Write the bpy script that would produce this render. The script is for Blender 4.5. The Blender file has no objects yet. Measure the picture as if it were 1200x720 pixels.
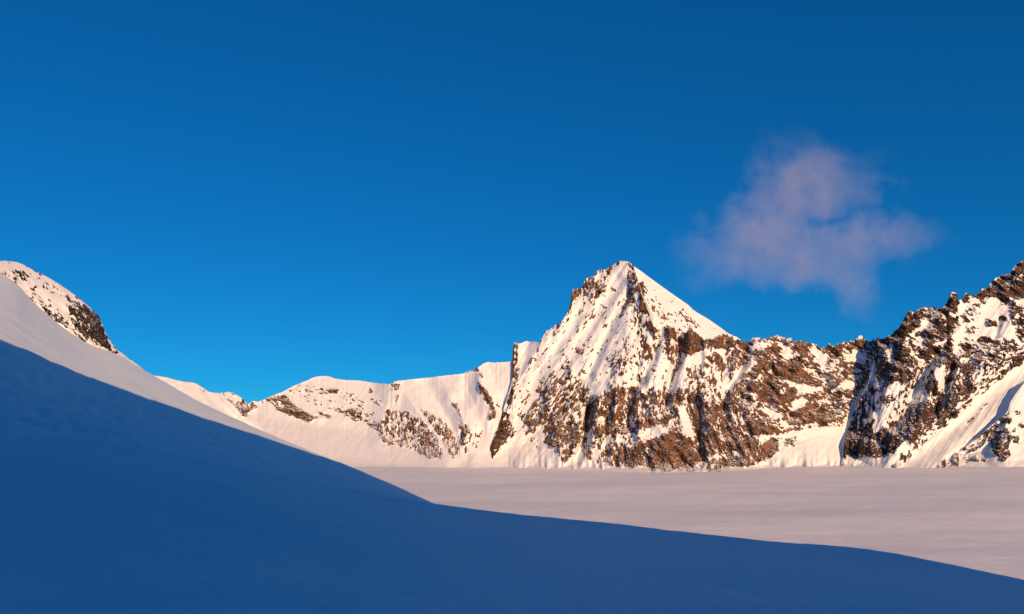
# Alpine glacier at low sun: a snow slope in shade, a sunlit glacier basin, a pyramid peak and rocky ridges.
import bpy, math
import numpy as np
from mathutils import Vector

# ------------------------------------------------------------------ camera, sky, sun, exposure
FOC = 1000.0                      # focal length in units of a 1200-wide frame
PITCH = math.atan(159 / 1000.0)   # camera looks slightly up
SUN_AZ = math.radians(28)         # sun stands behind the camera, 28 degrees round to the right
SUN_EL = math.radians(18.5)

scene = bpy.context.scene
C = scene.collection
cam_data = bpy.data.cameras.new("camera")
cam_data.sensor_width = 36.0
cam_data.lens = 36.0 * FOC / 1200.0
cam_data.clip_start = 0.1
cam_data.clip_end = 60000.0
cam = bpy.data.objects.new("camera", cam_data)
cam.location = (0, 0, 0)
cam.rotation_euler = (math.radians(90) + PITCH, 0, 0)
C.objects.link(cam)
scene.camera = cam

world = bpy.data.worlds.new("World")
scene.world = world
world.use_nodes = True
wn, wl = world.node_tree.nodes, world.node_tree.links
wn.clear()
sky = wn.new("ShaderNodeTexSky")
sky.sky_type = 'NISHITA'
sky.sun_disc = False
sky.sun_elevation = SUN_EL
sky.sun_rotation = math.radians(180) - SUN_AZ
sky.altitude = 3000
sky.air_density = 1.0
sky.dust_density = 0.0
sky.ozone_density = 4.0
hs = wn.new("ShaderNodeHueSaturation")
hs.inputs["Saturation"].default_value = 1.2
tint = wn.new("ShaderNodeMix"); tint.data_type = 'RGBA'; tint.blend_type = 'MULTIPLY'
tint.inputs["Factor"].default_value = 1.0
tint.inputs["B"].default_value = (0.022, 0.565, 0.95, 1)
bg = wn.new("ShaderNodeBackground")
bg.inputs["Strength"].default_value = 0.134
wo = wn.new("ShaderNodeOutputWorld")
wl.new(sky.outputs[0], hs.inputs["Color"])
wl.new(hs.outputs[0], tint.inputs["A"])
gm = wn.new("ShaderNodeGamma"); gm.inputs["Gamma"].default_value = 0.75
wl.new(tint.outputs["Result"], gm.inputs["Color"])
wl.new(gm.outputs[0], bg.inputs["Color"])
wl.new(bg.outputs[0], wo.inputs["Surface"])

sd = Vector((math.sin(SUN_AZ) * math.cos(SUN_EL), -math.cos(SUN_AZ) * math.cos(SUN_EL), math.sin(SUN_EL)))
sun_data = bpy.data.lights.new("sun", 'SUN')
sun_data.energy = 5.0
sun_data.angle = math.radians(0.3)
sun_data.color = (1.0, 0.575, 0.285)
sun = bpy.data.objects.new("sun", sun_data)
sun.rotation_euler = sd.to_track_quat('Z', 'Y').to_euler()
sun.location = sd * 3000
C.objects.link(sun)

vs = scene.view_settings
vs.view_transform = 'Standard'
vs.look = 'None'
vs.exposure = 0.06
vs.gamma = 1.0
vs.use_curve_mapping = False
scene.cycles.use_denoising = True
scene.cycles.max_bounces = 6
scene.cycles.diffuse_bounces = 3
scene.cycles.volume_bounces = 1

# ------------------------------------------------------------------ image pixel to world helpers
cP, sP = math.cos(PITCH), math.sin(PITCH)

def pixel_ray(px, py):  # px, py are image pixel coordinates
    """camera ray through an image pixel, per metre of depth (world y)"""
    u = (np.asarray(px, float) - 600) / FOC
    v = (360 - np.asarray(py, float)) / FOC
    k = cP - sP * v
    return u / k, (sP + cP * v) / k

def point(px, py, D):  # world point at depth D along the ray of an image pixel
    a, b = pixel_ray(px, py)
    return np.stack([D * a, D * np.ones_like(a), D * b], -1)

G_H, G_S = 150.0, 0.03            # glacier: 150 m below the camera, rising 3 per cent towards the peaks
def glacier_D(px, py):
    return G_H / (G_S - pixel_ray(px, py)[1])

_rng = np.random.RandomState(11)
_perm = np.concatenate([_rng.permutation(256)] * 3)
_ang = _rng.rand(256) * 2 * np.pi
_gx, _gy = np.cos(_ang), np.sin(_ang)

def perlin(x, y, seed=0):
    x = x + seed * 17.37; y = y + seed * 9.71
    xi = np.floor(x).astype(np.int64); yi = np.floor(y).astype(np.int64)
    fx, fy = x - xi, y - yi
    xi &= 255; yi &= 255
    u = fx * fx * fx * (fx * (fx * 6 - 15) + 10); v = fy * fy * fy * (fy * (fy * 6 - 15) + 10)
    def g(ix, iy, dx, dy):
        h = _perm[_perm[(ix & 255)] + (iy & 255)]
        return _gx[h] * dx + _gy[h] * dy
    a = g(xi, yi, fx, fy); b = g(xi + 1, yi, fx - 1, fy)
    c = g(xi, yi + 1, fx, fy - 1); d = g(xi + 1, yi + 1, fx - 1, fy - 1)
    return ((a + (b - a) * u) * (1 - v) + (c + (d - c) * u) * v) * 3.6      # about unit variance

def streak(px, py, direction, wl_across, ratio, seed):
    dx, dy = direction
    n = math.hypot(dx, dy); dx /= n; dy /= n
    along = px * dx + py * dy
    across = -px * dy + py * dx
    return perlin(across / wl_across, along / (wl_across * ratio), seed)

def seg_dist(px, py, poly):
    best = np.full(px.shape, 1e9)
    for (x0, y0), (x1, y1) in zip(poly[:-1], poly[1:]):
        vx, vy = x1 - x0, y1 - y0
        t = np.clip(((px - x0) * vx + (py - y0) * vy) / (vx * vx + vy * vy + 1e-9), 0, 1)
        best = np.minimum(best, np.hypot(px - x0 - t * vx, py - y0 - t * vy))
    return best

def inside(px, py, poly):
    r = np.zeros(px.shape, bool)
    n = len(poly)
    for i in range(n):
        x0, y0 = poly[i]; x1, y1 = poly[(i + 1) % n]
        if y0 == y1: continue
        cond = (py < y0) != (py < y1)
        r ^= cond & (px < (x1 - x0) * (py - y0) / (y1 - y0) + x0)
    return r

def local(px, py, poly, pad):
    """flat indices of the samples near an outline"""
    xs = [p[0] for p in poly]; ys = [p[1] for p in poly]
    return np.nonzero((px > min(xs) - pad) & (px < max(xs) + pad) & (py > min(ys) - pad) & (py < max(ys) + pad))

def relief(px, py, items):
    """ribs (positive, towards the viewer) and gullies (negative), tent or rounded section"""
    out = np.zeros(px.shape)
    for poly, amp, w in items:
        i = local(px, py, poly, w)
        if len(i[0]) == 0: continue
        d = seg_dist(px[i], py[i], poly) / w
        k = np.clip(1 - d, 0, 1)
        out[i] += amp * (k if amp > 0 else 1.35 * k * k * (3 - 2 * k))
    return out

def rockiness(px, py, base, items, feather=2.5):
    d = np.full(px.shape, float(base))
    for poly, val in items:
        i = local(px, py, poly, feather + 1)
        if len(i[0]) == 0: continue
        x, y = px[i], py[i]
        s = seg_dist(x, y, list(poly) + [poly[0]])
        s = np.where(inside(x, y, poly), s, -s)
        w = np.clip(0.5 + s / (2 * feather), 0, 1)
        d[i] = d[i] * (1 - w) + val * w
    return d

def probit(p):
    p = np.clip(p, 0.002, 0.998)
    t = np.log(p / (1 - p))
    return t * 0.62

def smooth(a, n=1, axis=None):
    for _ in range(n):
        for ax in ((0, 1) if axis is None else (axis,)):
            p = np.concatenate([np.take(a, [0], ax), a, np.take(a, [-1], ax)], ax)
            m = a.shape[ax]
            a = 0.25 * np.take(p, range(0, m), ax) + 0.5 * np.take(p, range(1, m + 1), ax) + 0.25 * np.take(p, range(2, m + 2), ax)
    return a

def pchip(x, y, xq):
    x = np.asarray(x, float); y = np.asarray(y, float)
    h = np.diff(x); dl = np.diff(y) / h
    m = np.zeros_like(y)
    for i in range(1, len(x) - 1):
        if dl[i - 1] * dl[i] > 0:
            w1 = 2 * h[i] + h[i - 1]; w2 = h[i] + 2 * h[i - 1]
            m[i] = (w1 + w2) / (w1 / dl[i - 1] + w2 / dl[i])
    m[0] = dl[0]; m[-1] = dl[-1]
    xq = np.asarray(xq, float)
    i = np.clip(np.searchsorted(x, xq) - 1, 0, len(x) - 2)
    t = (xq - x[i]) / h[i]
    t = np.clip(t, -3, 4)
    return ((1 + 2 * t) * (1 - t) ** 2 * y[i] + t * (1 - t) ** 2 * h[i] * m[i] + t * t * (3 - 2 * t) * y[i + 1] + t * t * (t - 1) * h[i] * m[i + 1])

# ------------------------------------------------------------------ mesh helpers
def quads(rows, cols):
    r = np.arange(rows - 1)[:, None] * cols; c = np.arange(cols - 1)[None, :]
    a = (r + c).ravel()
    return np.stack([a, a + cols, a + cols + 1, a + 1], -1)

def mesh_object(name, verts, faces, mat, parent=None, origin=(0, 0, 0), shade_smooth=True):
    me = bpy.data.meshes.new(name)
    v = (np.asarray(verts, float).reshape(-1, 3) - np.asarray(origin, float)).astype(np.float32)
    f = np.asarray(faces, np.int32)
    me.vertices.add(len(v)); me.vertices.foreach_set("co", v.ravel())
    k = f.shape[1]
    me.loops.add(f.size); me.loops.foreach_set("vertex_index", f.ravel())
    me.polygons.add(len(f))
    me.polygons.foreach_set("loop_start", np.arange(0, f.size, k, dtype=np.int32))
    me.polygons.foreach_set("loop_total", np.full(len(f), k, np.int32))
    me.polygons.foreach_set("use_smooth", np.full(len(f), shade_smooth, bool))
    me.update(calc_edges=True)
    me.materials.append(mat)
    o = bpy.data.objects.new(name, me)
    C.objects.link(o)
    if parent is not None:
        o.parent = parent
    else:
        o.location = origin
    return o

def components(mask):
    """connected pieces of a boolean grid, by runs"""
    rows, cols = mask.shape
    parent = []
    def find(i):
        while parent[i] != i:
            parent[i] = parent[parent[i]]; i = parent[i]
        return i
    lab = -np.ones(mask.shape, np.int64)
    prev = []
    for r in range(rows):
        m = np.concatenate([[0], mask[r].astype(np.int8), [0]])
        d = np.diff(m)
        st, en = np.nonzero(d == 1)[0], np.nonzero(d == -1)[0]
        cur = []; j = 0
        for s, e in zip(st, en):
            idx = len(parent); parent.append(idx)
            for (ps, pe, pi) in prev:
                if pe < s: continue
                if ps > e: break
                a, b = find(pi), find(idx)
                if a != b: parent[max(a, b)] = min(a, b)
            cur.append((s, e, idx)); lab[r, s:e] = idx
        prev = cur
    root = np.array([find(i) for i in range(len(parent))] + [-1])
    return root[lab]

# ------------------------------------------------------------------ materials
def nodes_of(name):
    m = bpy.data.materials.new(name)
    m.use_nodes = True
    n, l = m.node_tree.nodes, m.node_tree.links
    return m, n, l, n["Principled BSDF"]

def snow_material(name, scale, dist, stretch=(1, 1, 1), color=(0.80, 0.87, 0.90), rough=0.65, drift=None):
    m, n, l, b = nodes_of(name)
    tc = n.new("ShaderNodeTexCoord")
    mp = n.new("ShaderNodeMapping"); mp.inputs["Scale"].default_value = stretch
    l.new(tc.outputs["Object"], mp.inputs["Vector"])
    t1 = n.new("ShaderNodeTexNoise"); t1.inputs["Scale"].default_value = scale; t1.inputs["Detail"].default_value = 6
    t1.inputs["Roughness"].default_value = 0.6
    l.new(mp.outputs[0], t1.inputs["Vector"])
    bp = n.new("ShaderNodeBump"); bp.inputs["Strength"].default_value = 1.0; bp.inputs["Distance"].default_value = dist
    l.new(t1.outputs["Fac"], bp.inputs["Height"])
    if drift:                                   # long low wind drifts under the fine grain
        m2 = n.new("ShaderNodeMapping"); m2.inputs["Rotation"].default_value = (0, 0, math.radians(drift[2])); m2.inputs["Scale"].default_value = (1, 0.3, 1)
        l.new(tc.outputs["Object"], m2.inputs["Vector"])
        t3 = n.new("ShaderNodeTexNoise"); t3.inputs["Scale"].default_value = drift[0]; t3.inputs["Detail"].default_value = 5; t3.inputs["Roughness"].default_value = 0.55
        l.new(m2.outputs[0], t3.inputs["Vector"])
        b2 = n.new("ShaderNodeBump"); b2.inputs["Strength"].default_value = 1.0; b2.inputs["Distance"].default_value = drift[1]
        l.new(t3.outputs["Fac"], b2.inputs["Height"]); l.new(b2.outputs[0], bp.inputs["Normal"])
    l.new(bp.outputs[0], b.inputs["Normal"])
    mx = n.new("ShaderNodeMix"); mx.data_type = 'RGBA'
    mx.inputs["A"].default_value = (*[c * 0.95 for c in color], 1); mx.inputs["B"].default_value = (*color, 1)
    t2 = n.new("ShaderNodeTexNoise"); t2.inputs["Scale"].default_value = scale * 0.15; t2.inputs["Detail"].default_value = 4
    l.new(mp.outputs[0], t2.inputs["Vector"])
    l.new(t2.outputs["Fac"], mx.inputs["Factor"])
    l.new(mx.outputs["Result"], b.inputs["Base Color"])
    b.inputs["Roughness"].default_value = rough
    b.inputs["Specular IOR Level"].default_value = 0.2
    return m

def rock_material(name, dark, light, scale, dust=0.25):
    m, n, l, b = nodes_of(name)
    tc = n.new("ShaderNodeTexCoord")
    t1 = n.new("ShaderNodeTexNoise"); t1.inputs["Scale"].default_value = scale; t1.inputs["Detail"].default_value = 7
    t1.inputs["Roughness"].default_value = 0.65
    l.new(tc.outputs["Object"], t1.inputs["Vector"])
    rp = n.new("ShaderNodeValToRGB")
    rp.color_ramp.elements[0].position = 0.38; rp.color_ramp.elements[0].color = (*dark, 1)
    rp.color_ramp.elements[1].position = 0.66; rp.color_ramp.elements[1].color = (*light, 1)
    l.new(t1.outputs["Fac"], rp.inputs["Fac"])
    # wind-blown snow caught on the flatter ledges of the rock
    ge = n.new("ShaderNodeNewGeometry"); sx = n.new("ShaderNodeSeparateXYZ"); l.new(ge.outputs["Normal"], sx.inputs[0])
    t2 = n.new("ShaderNodeTexNoise"); t2.inputs["Scale"].default_value = scale * 5; t2.inputs["Detail"].default_value = 4
    l.new(tc.outputs["Object"], t2.inputs["Vector"])
    ad = n.new("ShaderNodeMath"); ad.operation = 'MULTIPLY_ADD'; ad.inputs[1].default_value = 0.6
    l.new(t2.outputs["Fac"], ad.inputs[0]); l.new(sx.outputs["Z"], ad.inputs[2])
    mr = n.new("ShaderNodeMapRange"); mr.inputs["From Min"].default_value = 1.22 - dust; mr.inputs["From Max"].default_value = 1.32 - dust
    l.new(ad.outputs[0], mr.inputs["Value"])
    mx = n.new("ShaderNodeMix"); mx.data_type = 'RGBA'; mx.inputs["B"].default_value = (0.76, 0.80, 0.83, 1)
    l.new(rp.outputs[0], mx.inputs["A"]); l.new(mr.outputs["Result"], mx.inputs["Factor"])
    l.new(mx.outputs["Result"], b.inputs["Base Color"])
    bp = n.new("ShaderNodeBump"); bp.inputs["Strength"].default_value = 0.8; bp.inputs["Distance"].default_value = 3.0
    l.new(t1.outputs["Fac"], bp.inputs["Height"]); l.new(bp.outputs[0], b.inputs["Normal"])
    b.inputs["Roughness"].default_value = 0.9
    b.inputs["Specular IOR Level"].default_value = 0.15
    return m

SNOW_FAR = snow_material("mountain_snow", 0.04, 2.0)
SNOW_MID = snow_material("hill_snow", 0.08, 1.2)
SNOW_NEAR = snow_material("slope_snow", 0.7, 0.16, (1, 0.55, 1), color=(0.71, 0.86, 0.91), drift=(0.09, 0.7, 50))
SNOW_GLACIER = snow_material("glacier_snow", 0.045, 1.0, (0.8, 1.8, 1), drift=(0.02, 1.2, 70))
ROCK_BROWN = rock_material("brown_rock", (0.055, 0.033, 0.021), (0.25, 0.135, 0.076), 0.035, 0.12)
ROCK_DARK = rock_material("dark_rock", (0.026, 0.018, 0.013), (0.13, 0.074, 0.048), 0.035, 0.12)
ROCK_GREY_SHADED = rock_material("shaded_grey_rock", (0.014, 0.012, 0.012), (0.055, 0.045, 0.042), 0.09, 0.02)  # hill rock, coloured near black for the shade on its sunless side

# ------------------------------------------------------------------ structure: foreground slope
# columns: image x (px); rows: distance and either an image pixel height (py) or a level
SHADE = [(-300, 290), (-120, 350), (0, 403), (50, 423), (100, 443), (150, 461), (200, 478), (250, 494), (300, 510), (350, 527), (400, 543.4), (450, 563.4), (525, 597.8)]
SHX, SHY = zip(*SHADE)
def shade_py(px): return pchip(SHX, SHY, px)
def shade_D(px): return pchip([-300, 0, 100, 200, 300, 400, 525], [380, 480, 570, 690, 850, 1040, 1110], px)

HUMP = ([-300, 0, 150, 300, 420, 525, 600, 720, 900, 1000, 1050, 1200, 1500], [470, 508, 528, 556, 580, 597, 605.5, 618, 637, 647, 654, 684, 770])
HILL_J = ([-300, 0, 20, 50, 75, 100, 130, 150, 180, 220, 265, 310, 345, 400, 450, 525], [235, 333, 352, 375, 393, 406, 415, 426, 443, 466, 487, 507, 521, 542.5, 563, 597.5])
def hill_D(px): return pchip([-300, 0, 180, 265, 345, 400, 450, 525], [1150, 1150, 1120, 1100, 1090, 1085, 1095, 1118], px)

def slope_sheet():
    px = np.concatenate([np.linspace(-900, -60, 40)[:-1], np.linspace(-60, 560, 240)[:-1], np.linspace(560, 1260, 130), np.linspace(1260, 2600, 40)[1:]])
    D = np.concatenate([np.geomspace(1.2, 60, 40)[:-1], np.geomspace(60, 200, 50)[:-1], np.geomspace(200, 1350, 190)[:-1], np.geomspace(1350, 2600, 12)])
    Z = np.zeros((len(D), len(px)))
    hump = pchip(*HUMP, px)
    J = pchip(*HILL_J, np.clip(px, -300, 525)); JD = hill_D(np.clip(px, -300, 525))
    sy = shade_py(np.clip(px, -300, 525)); SD = shade_D(np.clip(px, -300, 525))
    for j, p in enumerate(px):
        zh = lambda d, y: d * float(pixel_ray(p, y)[1])
        hy = float(hump[j]) if p < 1500 else 770.0
        hd = float(np.interp(p, [-300, 0, 525, 1200, 1500], [70, 85, 120, 90, 60]))
        ks = [(1.2, -1.62), (4, -1.72 - 0.0006 * (p - 600)), (14, zh(14, 0.55 * hy + 0.45 * 790)), (40, zh(40, hy + 14)), (hd, zh(hd, hy))]
        w = float(np.clip((p - 525) / 120, 0, 1)); w = w * w * (3 - 2 * w)     # the slope gives way to the drop onto the glacier
        dz = zh(hd, hy)
        hw = float(np.clip((p - 120) / 55, 0, 1))
        left = [(hd * 1.5, zh(hd * 1.5, hy + 12)), (SD[j] * 0.5, zh(SD[j] * 0.5, hy * 0.80 + sy[j] * 0.20)),
                (SD[j] * 0.75, zh(SD[j] * 0.75, hy * 0.36 + sy[j] * 0.64)), (SD[j], zh(SD[j], sy[j])), (JD[j], zh(JD[j], J[j])),
                (JD[j] + 130, (zh(JD[j], J[j]) - 60) * hw + (1 - hw) * zh(JD[j] + 130, J[j] - 7)), (JD[j] + 400, zh(JD[j], J[j]) - 230), (2700, -330.0)]
        right = [(hd * 1.5, dz - 9), (SD[j] * 0.5, -150.0), (SD[j] * 0.75, -185.0), (SD[j], -205.0), (JD[j], -215.0),
                 (JD[j] + 130, -225.0), (JD[j] + 400, -250.0), (2700, -330.0)]
        for (d, a), (_, b) in zip(left, right):
            ks.append((d, a * (1 - w) + b * w))
        Z[:, j] = D * pchip([math.log(k[0]) for k in ks], [k[1] / k[0] for k in ks], np.log(D))
    Z = smooth(Z, 6, 1)
    Z = smooth(Z, 1, 0)
    PX, DD = np.meshgrid(px, D)
    X = DD * pixel_ray(PX, 519)[0]
    amp = np.clip((DD - 8) / 200, 0, 1)
    Z += amp * (0.5 * perlin(X / 60, DD / 90, 3) + 0.24 * perlin(X / 17, DD / 23, 4) + 0.12 * perlin((X + 0.5 * DD) / 6, (DD - 0.5 * X) / 40, 6))
    Z += 0.02 * perlin(X / 2.6, DD / 4.2, 5) * np.clip(DD / 10, 0, 1)
    V = np.stack([X, DD, Z], -1)
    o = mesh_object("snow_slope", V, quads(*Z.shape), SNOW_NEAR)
    o["kind"] = "structure"
    o["label"] = "smooth snow slope lying in blue shade below the hill"
    return px, D, Z
S_PX, S_D, S_Z = slope_sheet()

# ------------------------------------------------------------------ structure: glacier
def glacier_sheet():
    th = np.radians(np.linspace(-180, 180, 181))
    fine = np.radians(np.linspace(-38, 38, 330))
    th = np.unique(np.round(np.concatenate([th[(th < fine[0]) | (th > fine[-1])], fine]), 6))
    R = np.concatenate([np.geomspace(60, 600, 25)[:-1], np.geomspace(600, 3600, 230)[:-1], np.geomspace(3600, 30000, 30)])
    TH, RR = np.meshgrid(th, R)
    X, Y = RR * np.sin(TH), RR * np.cos(TH)
    Z = -G_H + G_S * np.clip(Y, -2000, 6000)
    m = np.clip((RR - 500) / 400, 0, 1) * np.clip((9000 - RR) / 4000, 0, 1)
    # the basin is dished: it turns up towards the walls, most of all at its two ends
    side = 0.25 + 0.75 * np.clip(np.maximum((X / np.maximum(Y, 1) - 0.28) / 0.25, (-0.08 - X / np.maximum(Y, 1)) / 0.2), 0, 1)
    Z += 5.5 * side * np.clip((RR - 1500) / 1000, 0, 1.3) ** 2.5 * (Y > 0)
    Z += m * (2.2 * perlin(X / 480, Y / 240, 21) + 0.5 * perlin(X / 150, Y / 80, 22) + 0.16 * perlin(X / 50, Y / 20, 23))
    o = mesh_object("glacier", np.stack([X, Y, Z], -1), quads(*Z.shape)[:, ::-1], SNOW_GLACIER)
    o["kind"] = "structure"
    o["label"] = "wide flat glacier covered in pink-lit wind-ribbed snow"
glacier_sheet()

# ------------------------------------------------------------------ structure: the ridge behind the camera whose shade lies on the slope
def shading_ridge():
    d = np.array([math.sin(SUN_AZ), -math.cos(SUN_AZ)]); e = np.array([math.cos(SUN_AZ), math.sin(SUN_AZ)])
    a0 = 430.0
    bx = np.linspace(0, 525, 80)
    by, bd = shade_py(bx), shade_D(bx)
    P = point(bx, by, bd)
    # the shade line is where the slope itself lies
    col = [np.interp(b, S_PX, np.arange(len(S_PX))) for b in bx]
    for i in range(len(bx)):
        j = int(round(col[i])); z = np.interp(bd[i], S_D, S_Z[:, j]); P[i, 2] = z
    p = P[:, 0] * e[0] + P[:, 1] * e[1]; a = P[:, 0] * d[0] + P[:, 1] * d[1]
    h = P[:, 2] + math.tan(SUN_EL) * (a0 - a)
    p_s = np.concatenate([[-1600, -900, -300], p, [p[-1] + 60, p[-1] + 220, p[-1] + 420, p[-1] + 700]])
    h_s = np.concatenate([[520, 470, h[0] + 30], h, [h[-1] - 45, 55, -60, -200]])
    o_ = np.argsort(p_s); p_s, h_s = p_s[o_], h_s[o_]
    keep = np.concatenate([[True], np.diff(p_s) > 0.5]); p_s, h_s = p_s[keep], h_s[keep]
    pp = np.unique(np.concatenate([np.linspace(-1600, p_s[-1], 260), np.linspace(-150, 520, 220)]))
    crest = np.interp(pp, p_s, h_s)
    crest = crest + 1.6 * perlin(pp / 45, pp * 0 + 0.4, 33) + 0.8 * perlin(pp / 16, pp * 0 + 0.4, 34)
    A = np.concatenate([np.linspace(6, a0, 60), np.linspace(a0, a0 + 900, 40)[1:]])
    PP, AA = np.meshgrid(pp, A)
    t = np.clip((AA - 6) / (a0 - 6), 0, 1)
    foot = np.interp(PP, [-1600, -60, 60, 250, 500, 900], [20, -1.9, -2.6, -60, -130, -240])
    foot = np.minimum(foot, crest[None, :] - 5)
    Z = foot + (crest[None, :] - foot) * t ** 1.15
    back = np.clip((AA - a0) / 900, 0, 1)
    Z = Z - back * (crest[None, :] + 250)
    rough = np.clip(1 - t, 0, 1) * np.clip(t * 6, 0, 1)
    Z += rough * 9 * perlin(PP / 70, AA / 70, 31) + rough * 3 * perlin(PP / 22, AA / 22, 32)
    X = AA * d[0] + PP * e[0]; Y = AA * d[1] + PP * e[1]
    o = mesh_object("snow_ridge", np.stack([X, Y, Z], -1), quads(*Z.shape)[:, ::-1], SNOW_MID)
    o["kind"] = "structure"
    o["label"] = "steep snow ridge rising behind the camera, throwing the blue shade"
shading_ridge()

# ------------------------------------------------------------------ mountains
DIRS = {'b': (0.42, 0.91), 'f': (-0.55, 0.83), 'v': (-0.08, 1.0), 's': (0.83, 0.52), 't': (0.95, 0.32), 'c': (-0.72, 0.69), 'h': (0.62, 0.78)}

def curve(pts):
    xs, ys = zip(*pts)
    return lambda p: np.interp(p, xs, ys)

def exposure_noise(px, py, direction, seed, cell=1.0):
    d = DIRS[direction]
    return (0.70 * streak(px, py, d, 2.6 * cell, 2.2, seed) + 0.60 * streak(px, py, d, 5.5 * cell, 1.9, seed + 1)
            + 0.45 * streak(px, py, d, 13.0 * cell, 1.7, seed + 2) + 0.45 * perlin(px / (1.7 * cell), py / (1.7 * cell), seed + 3))

def mountain(name, label, px0, px1, step, crest, bottom, depth, ribs, base_rock, rocks, dirs, rock_mat, snow_mat=SNOW_FAR,
             jag=None, proud=6.0, rough=3.0, back_drop=260.0, seed=1, rows=None, cell=1.0, lump=1.0, soften=0, flute=0.0, min_piece=9.0, feather=2.5, base_at=None):
    cols = int((px1 - px0) / step) + 1
    px = np.linspace(px0, px1, cols)
    top = crest(px)
    if jag is not None:
        j = jag(px)
        top = top + j * (0.55 * perlin(px / 7.0, px * 0 + 0.5, seed + 40) + 0.5 * perlin(px / 2.6, px * 0 + 0.5, seed + 41))
    bot = bottom(px)
    if rows is None:
        rows = int(np.max(bot - top) / step) + 1
    t = np.linspace(0, 1, rows)[:, None]
    PX = np.repeat(px[None, :], rows, 0)
    PY = top[None, :] + (bot - top)[None, :] * t
    D = depth(PX, PY)
    if soften: D = smooth(D, soften)
    mpp = D / FOC
    # main shape
    D = D - relief(PX, PY, ribs)
    # rock exposure
    dens = rockiness(PX, PY, base_rock, rocks, feather)
    zones = []
    for dname, poly in dirs[1:]:
        i = local(PX, PY, poly, 14)
        if len(i[0]) == 0: continue
        sdist = seg_dist(PX[i], PY[i], list(poly) + [poly[0]]); sdist = np.where(inside(PX[i], PY[i], poly), sdist, -sdist)
        zones.append((dname, i, np.clip(0.5 + sdist / 16, 0, 1)))
    def grained(fn):
        """a pattern that follows the grain of each part of the face"""
        v = fn(PX, PY, dirs[0])
        for dname, i, w in zones:
            v[i] = (v[i] * (1 - w) + fn(PX[i], PY[i], dname) * w) / np.sqrt((1 - w) ** 2 + w ** 2)
        return v
    N = grained(lambda x, y, d: exposure_noise(x, y, d, seed, cell))
    N = N / N.std()
    E = (probit(dens) * 1.12 + 0.12 * (dens > 0.4) + 0.82 * N) * 0.68
    # thin snow-filled cracks and ledges running through the bare rock
    c1 = 1 - np.abs(grained(lambda x, y, d: streak(x, y, DIRS[d], 4.6 * cell, 4.5, seed + 51))); c2 = 1 - np.abs(streak(PX, PY, DIRS['s'], 5.2 * cell, 4.0, seed + 52))
    c3 = 1 - np.abs(streak(PX, PY, DIRS['f'], 6.0 * cell, 5.0, seed + 53))
    crack = np.clip(c1 - 0.80, 0, 1) + np.clip(c2 - 0.80, 0, 1) + np.clip(c3 - 0.84, 0, 1)
    E -= crack * 4.2 * np.clip(dens * 1.5 - 0.3, 0, 1)
    E += 0.16 * np.clip(dens * 1.5 - 0.3, 0, 1)
    E -= np.clip((PY - (bot[None, :] - 8 + 2.5 * perlin(PX / 12, PX * 0 + 0.6, seed + 55))) / 3, 0, 2)          # the foot stays under snow
    dn = np.clip(dens * 1.6, 0, 1)
    # pillars and clefts where the rock is, sluff runnels where it is snow
    pil = grained(lambda x, y, d: streak(x, y, DIRS[d], 9 * cell, 3.2, seed + 21))
    D = D - smooth(dn, 3) * (rough * 1.8 * pil + rough * 1.2 * streak(PX, PY, DIRS[dirs[0]], 22 * cell, 2.2, seed + 22)) * mpp
    if flute > 0:
        D = D - (1 - dn) * flute * mpp * (0.6 * streak(PX, PY, DIRS['f'], 2.6, 14, seed + 25) + streak(PX, PY, DIRS['f'], 7, 9, seed + 26))
    D = D - 0.35 * lump * mpp * (perlin(PX / 9, PY / 7, seed + 23) + 2.0 * perlin(PX / 30, PY / 24, seed + 24))
    D = D - np.clip(E, -0.6, 0.3) * 1.2 * mpp
    SN = point(PX, PY, D)  # face laid out as a depth map over image pixels
    # back side
    nb = 12
    B = []
    for k in range(nb, 0, -1):
        f = k / nb
        q = SN[0].copy()
        n = np.hypot(q[:, 0], q[:, 1])
        q[:, 0] += q[:, 0] / n * back_drop * 1.3 * f; q[:, 1] += q[:, 1] / n * back_drop * 1.3 * f
        q[:, 2] -= back_drop * (f ** 1.25)
        B.append(q)
    V = np.concatenate([np.array(B), SN], 0)
    if base_at is None:
        base_at = ((px0 + px1) / 2, float(bottom(np.array([(px0 + px1) / 2.0]))[0]))
    bx = np.array([base_at[0]]); by = np.array([base_at[1]])
    origin = point(bx, by, float(np.median(D[-1])))[0]
    root = bpy.data.objects.new(name, None)
    root.location = origin
    C.objects.link(root)
    root["kind"] = "structure"; root["label"] = label
    mesh_object("snow_face", V, quads(V.shape[0], V.shape[1]), snow_mat, root, origin)
    # rock: stands proud of the snow where it is bare, dips under it elsewhere
    edge = np.clip(np.arange(rows) / 3.0, 0, 1)[:, None]
    off = np.clip(E, -1.5, 1.3) * proud * 0.55
    off = off + np.clip(E + 0.35, 0, 1) * rough * (0.7 * grained(lambda x, y, d: streak(x, y, DIRS[d], 4.5 * cell, 2.4, seed + 31)) + 0.45 * perlin(PX / 2.2, PY / 2.0, seed + 32)
                                           + 0.6 * streak(PX, PY, DIRS['s'], 5.0 * cell, 2.6, seed + 33))
    off = np.where(E > 0.12, np.maximum(off, 0.35 + 1.5 * E), off)
    DR = D - off * edge * mpp * 0.8
    RV = point(PX, PY, DR)
    mask = E > 0.0
    q = quads(rows, cols)
    # two looser rings of cells carry the rock's edge under the snow
    lab = components(mask)
    for _ in range(2):
        for sh, ax in ((1, 0), (-1, 0), (1, 1), (-1, 1)):
            r = np.roll(lab, sh, ax)
            if ax == 0: r[0 if sh == 1 else -1, :] = -1
            else: r[:, 0 if sh == 1 else -1] = -1
            lab = np.where(lab < 0, r, lab)
    L = lab.ravel()
    ql = L[q]
    okq = (ql.min(1) >= 0)
    q = q[okq]; own = L[q].max(1)
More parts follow.
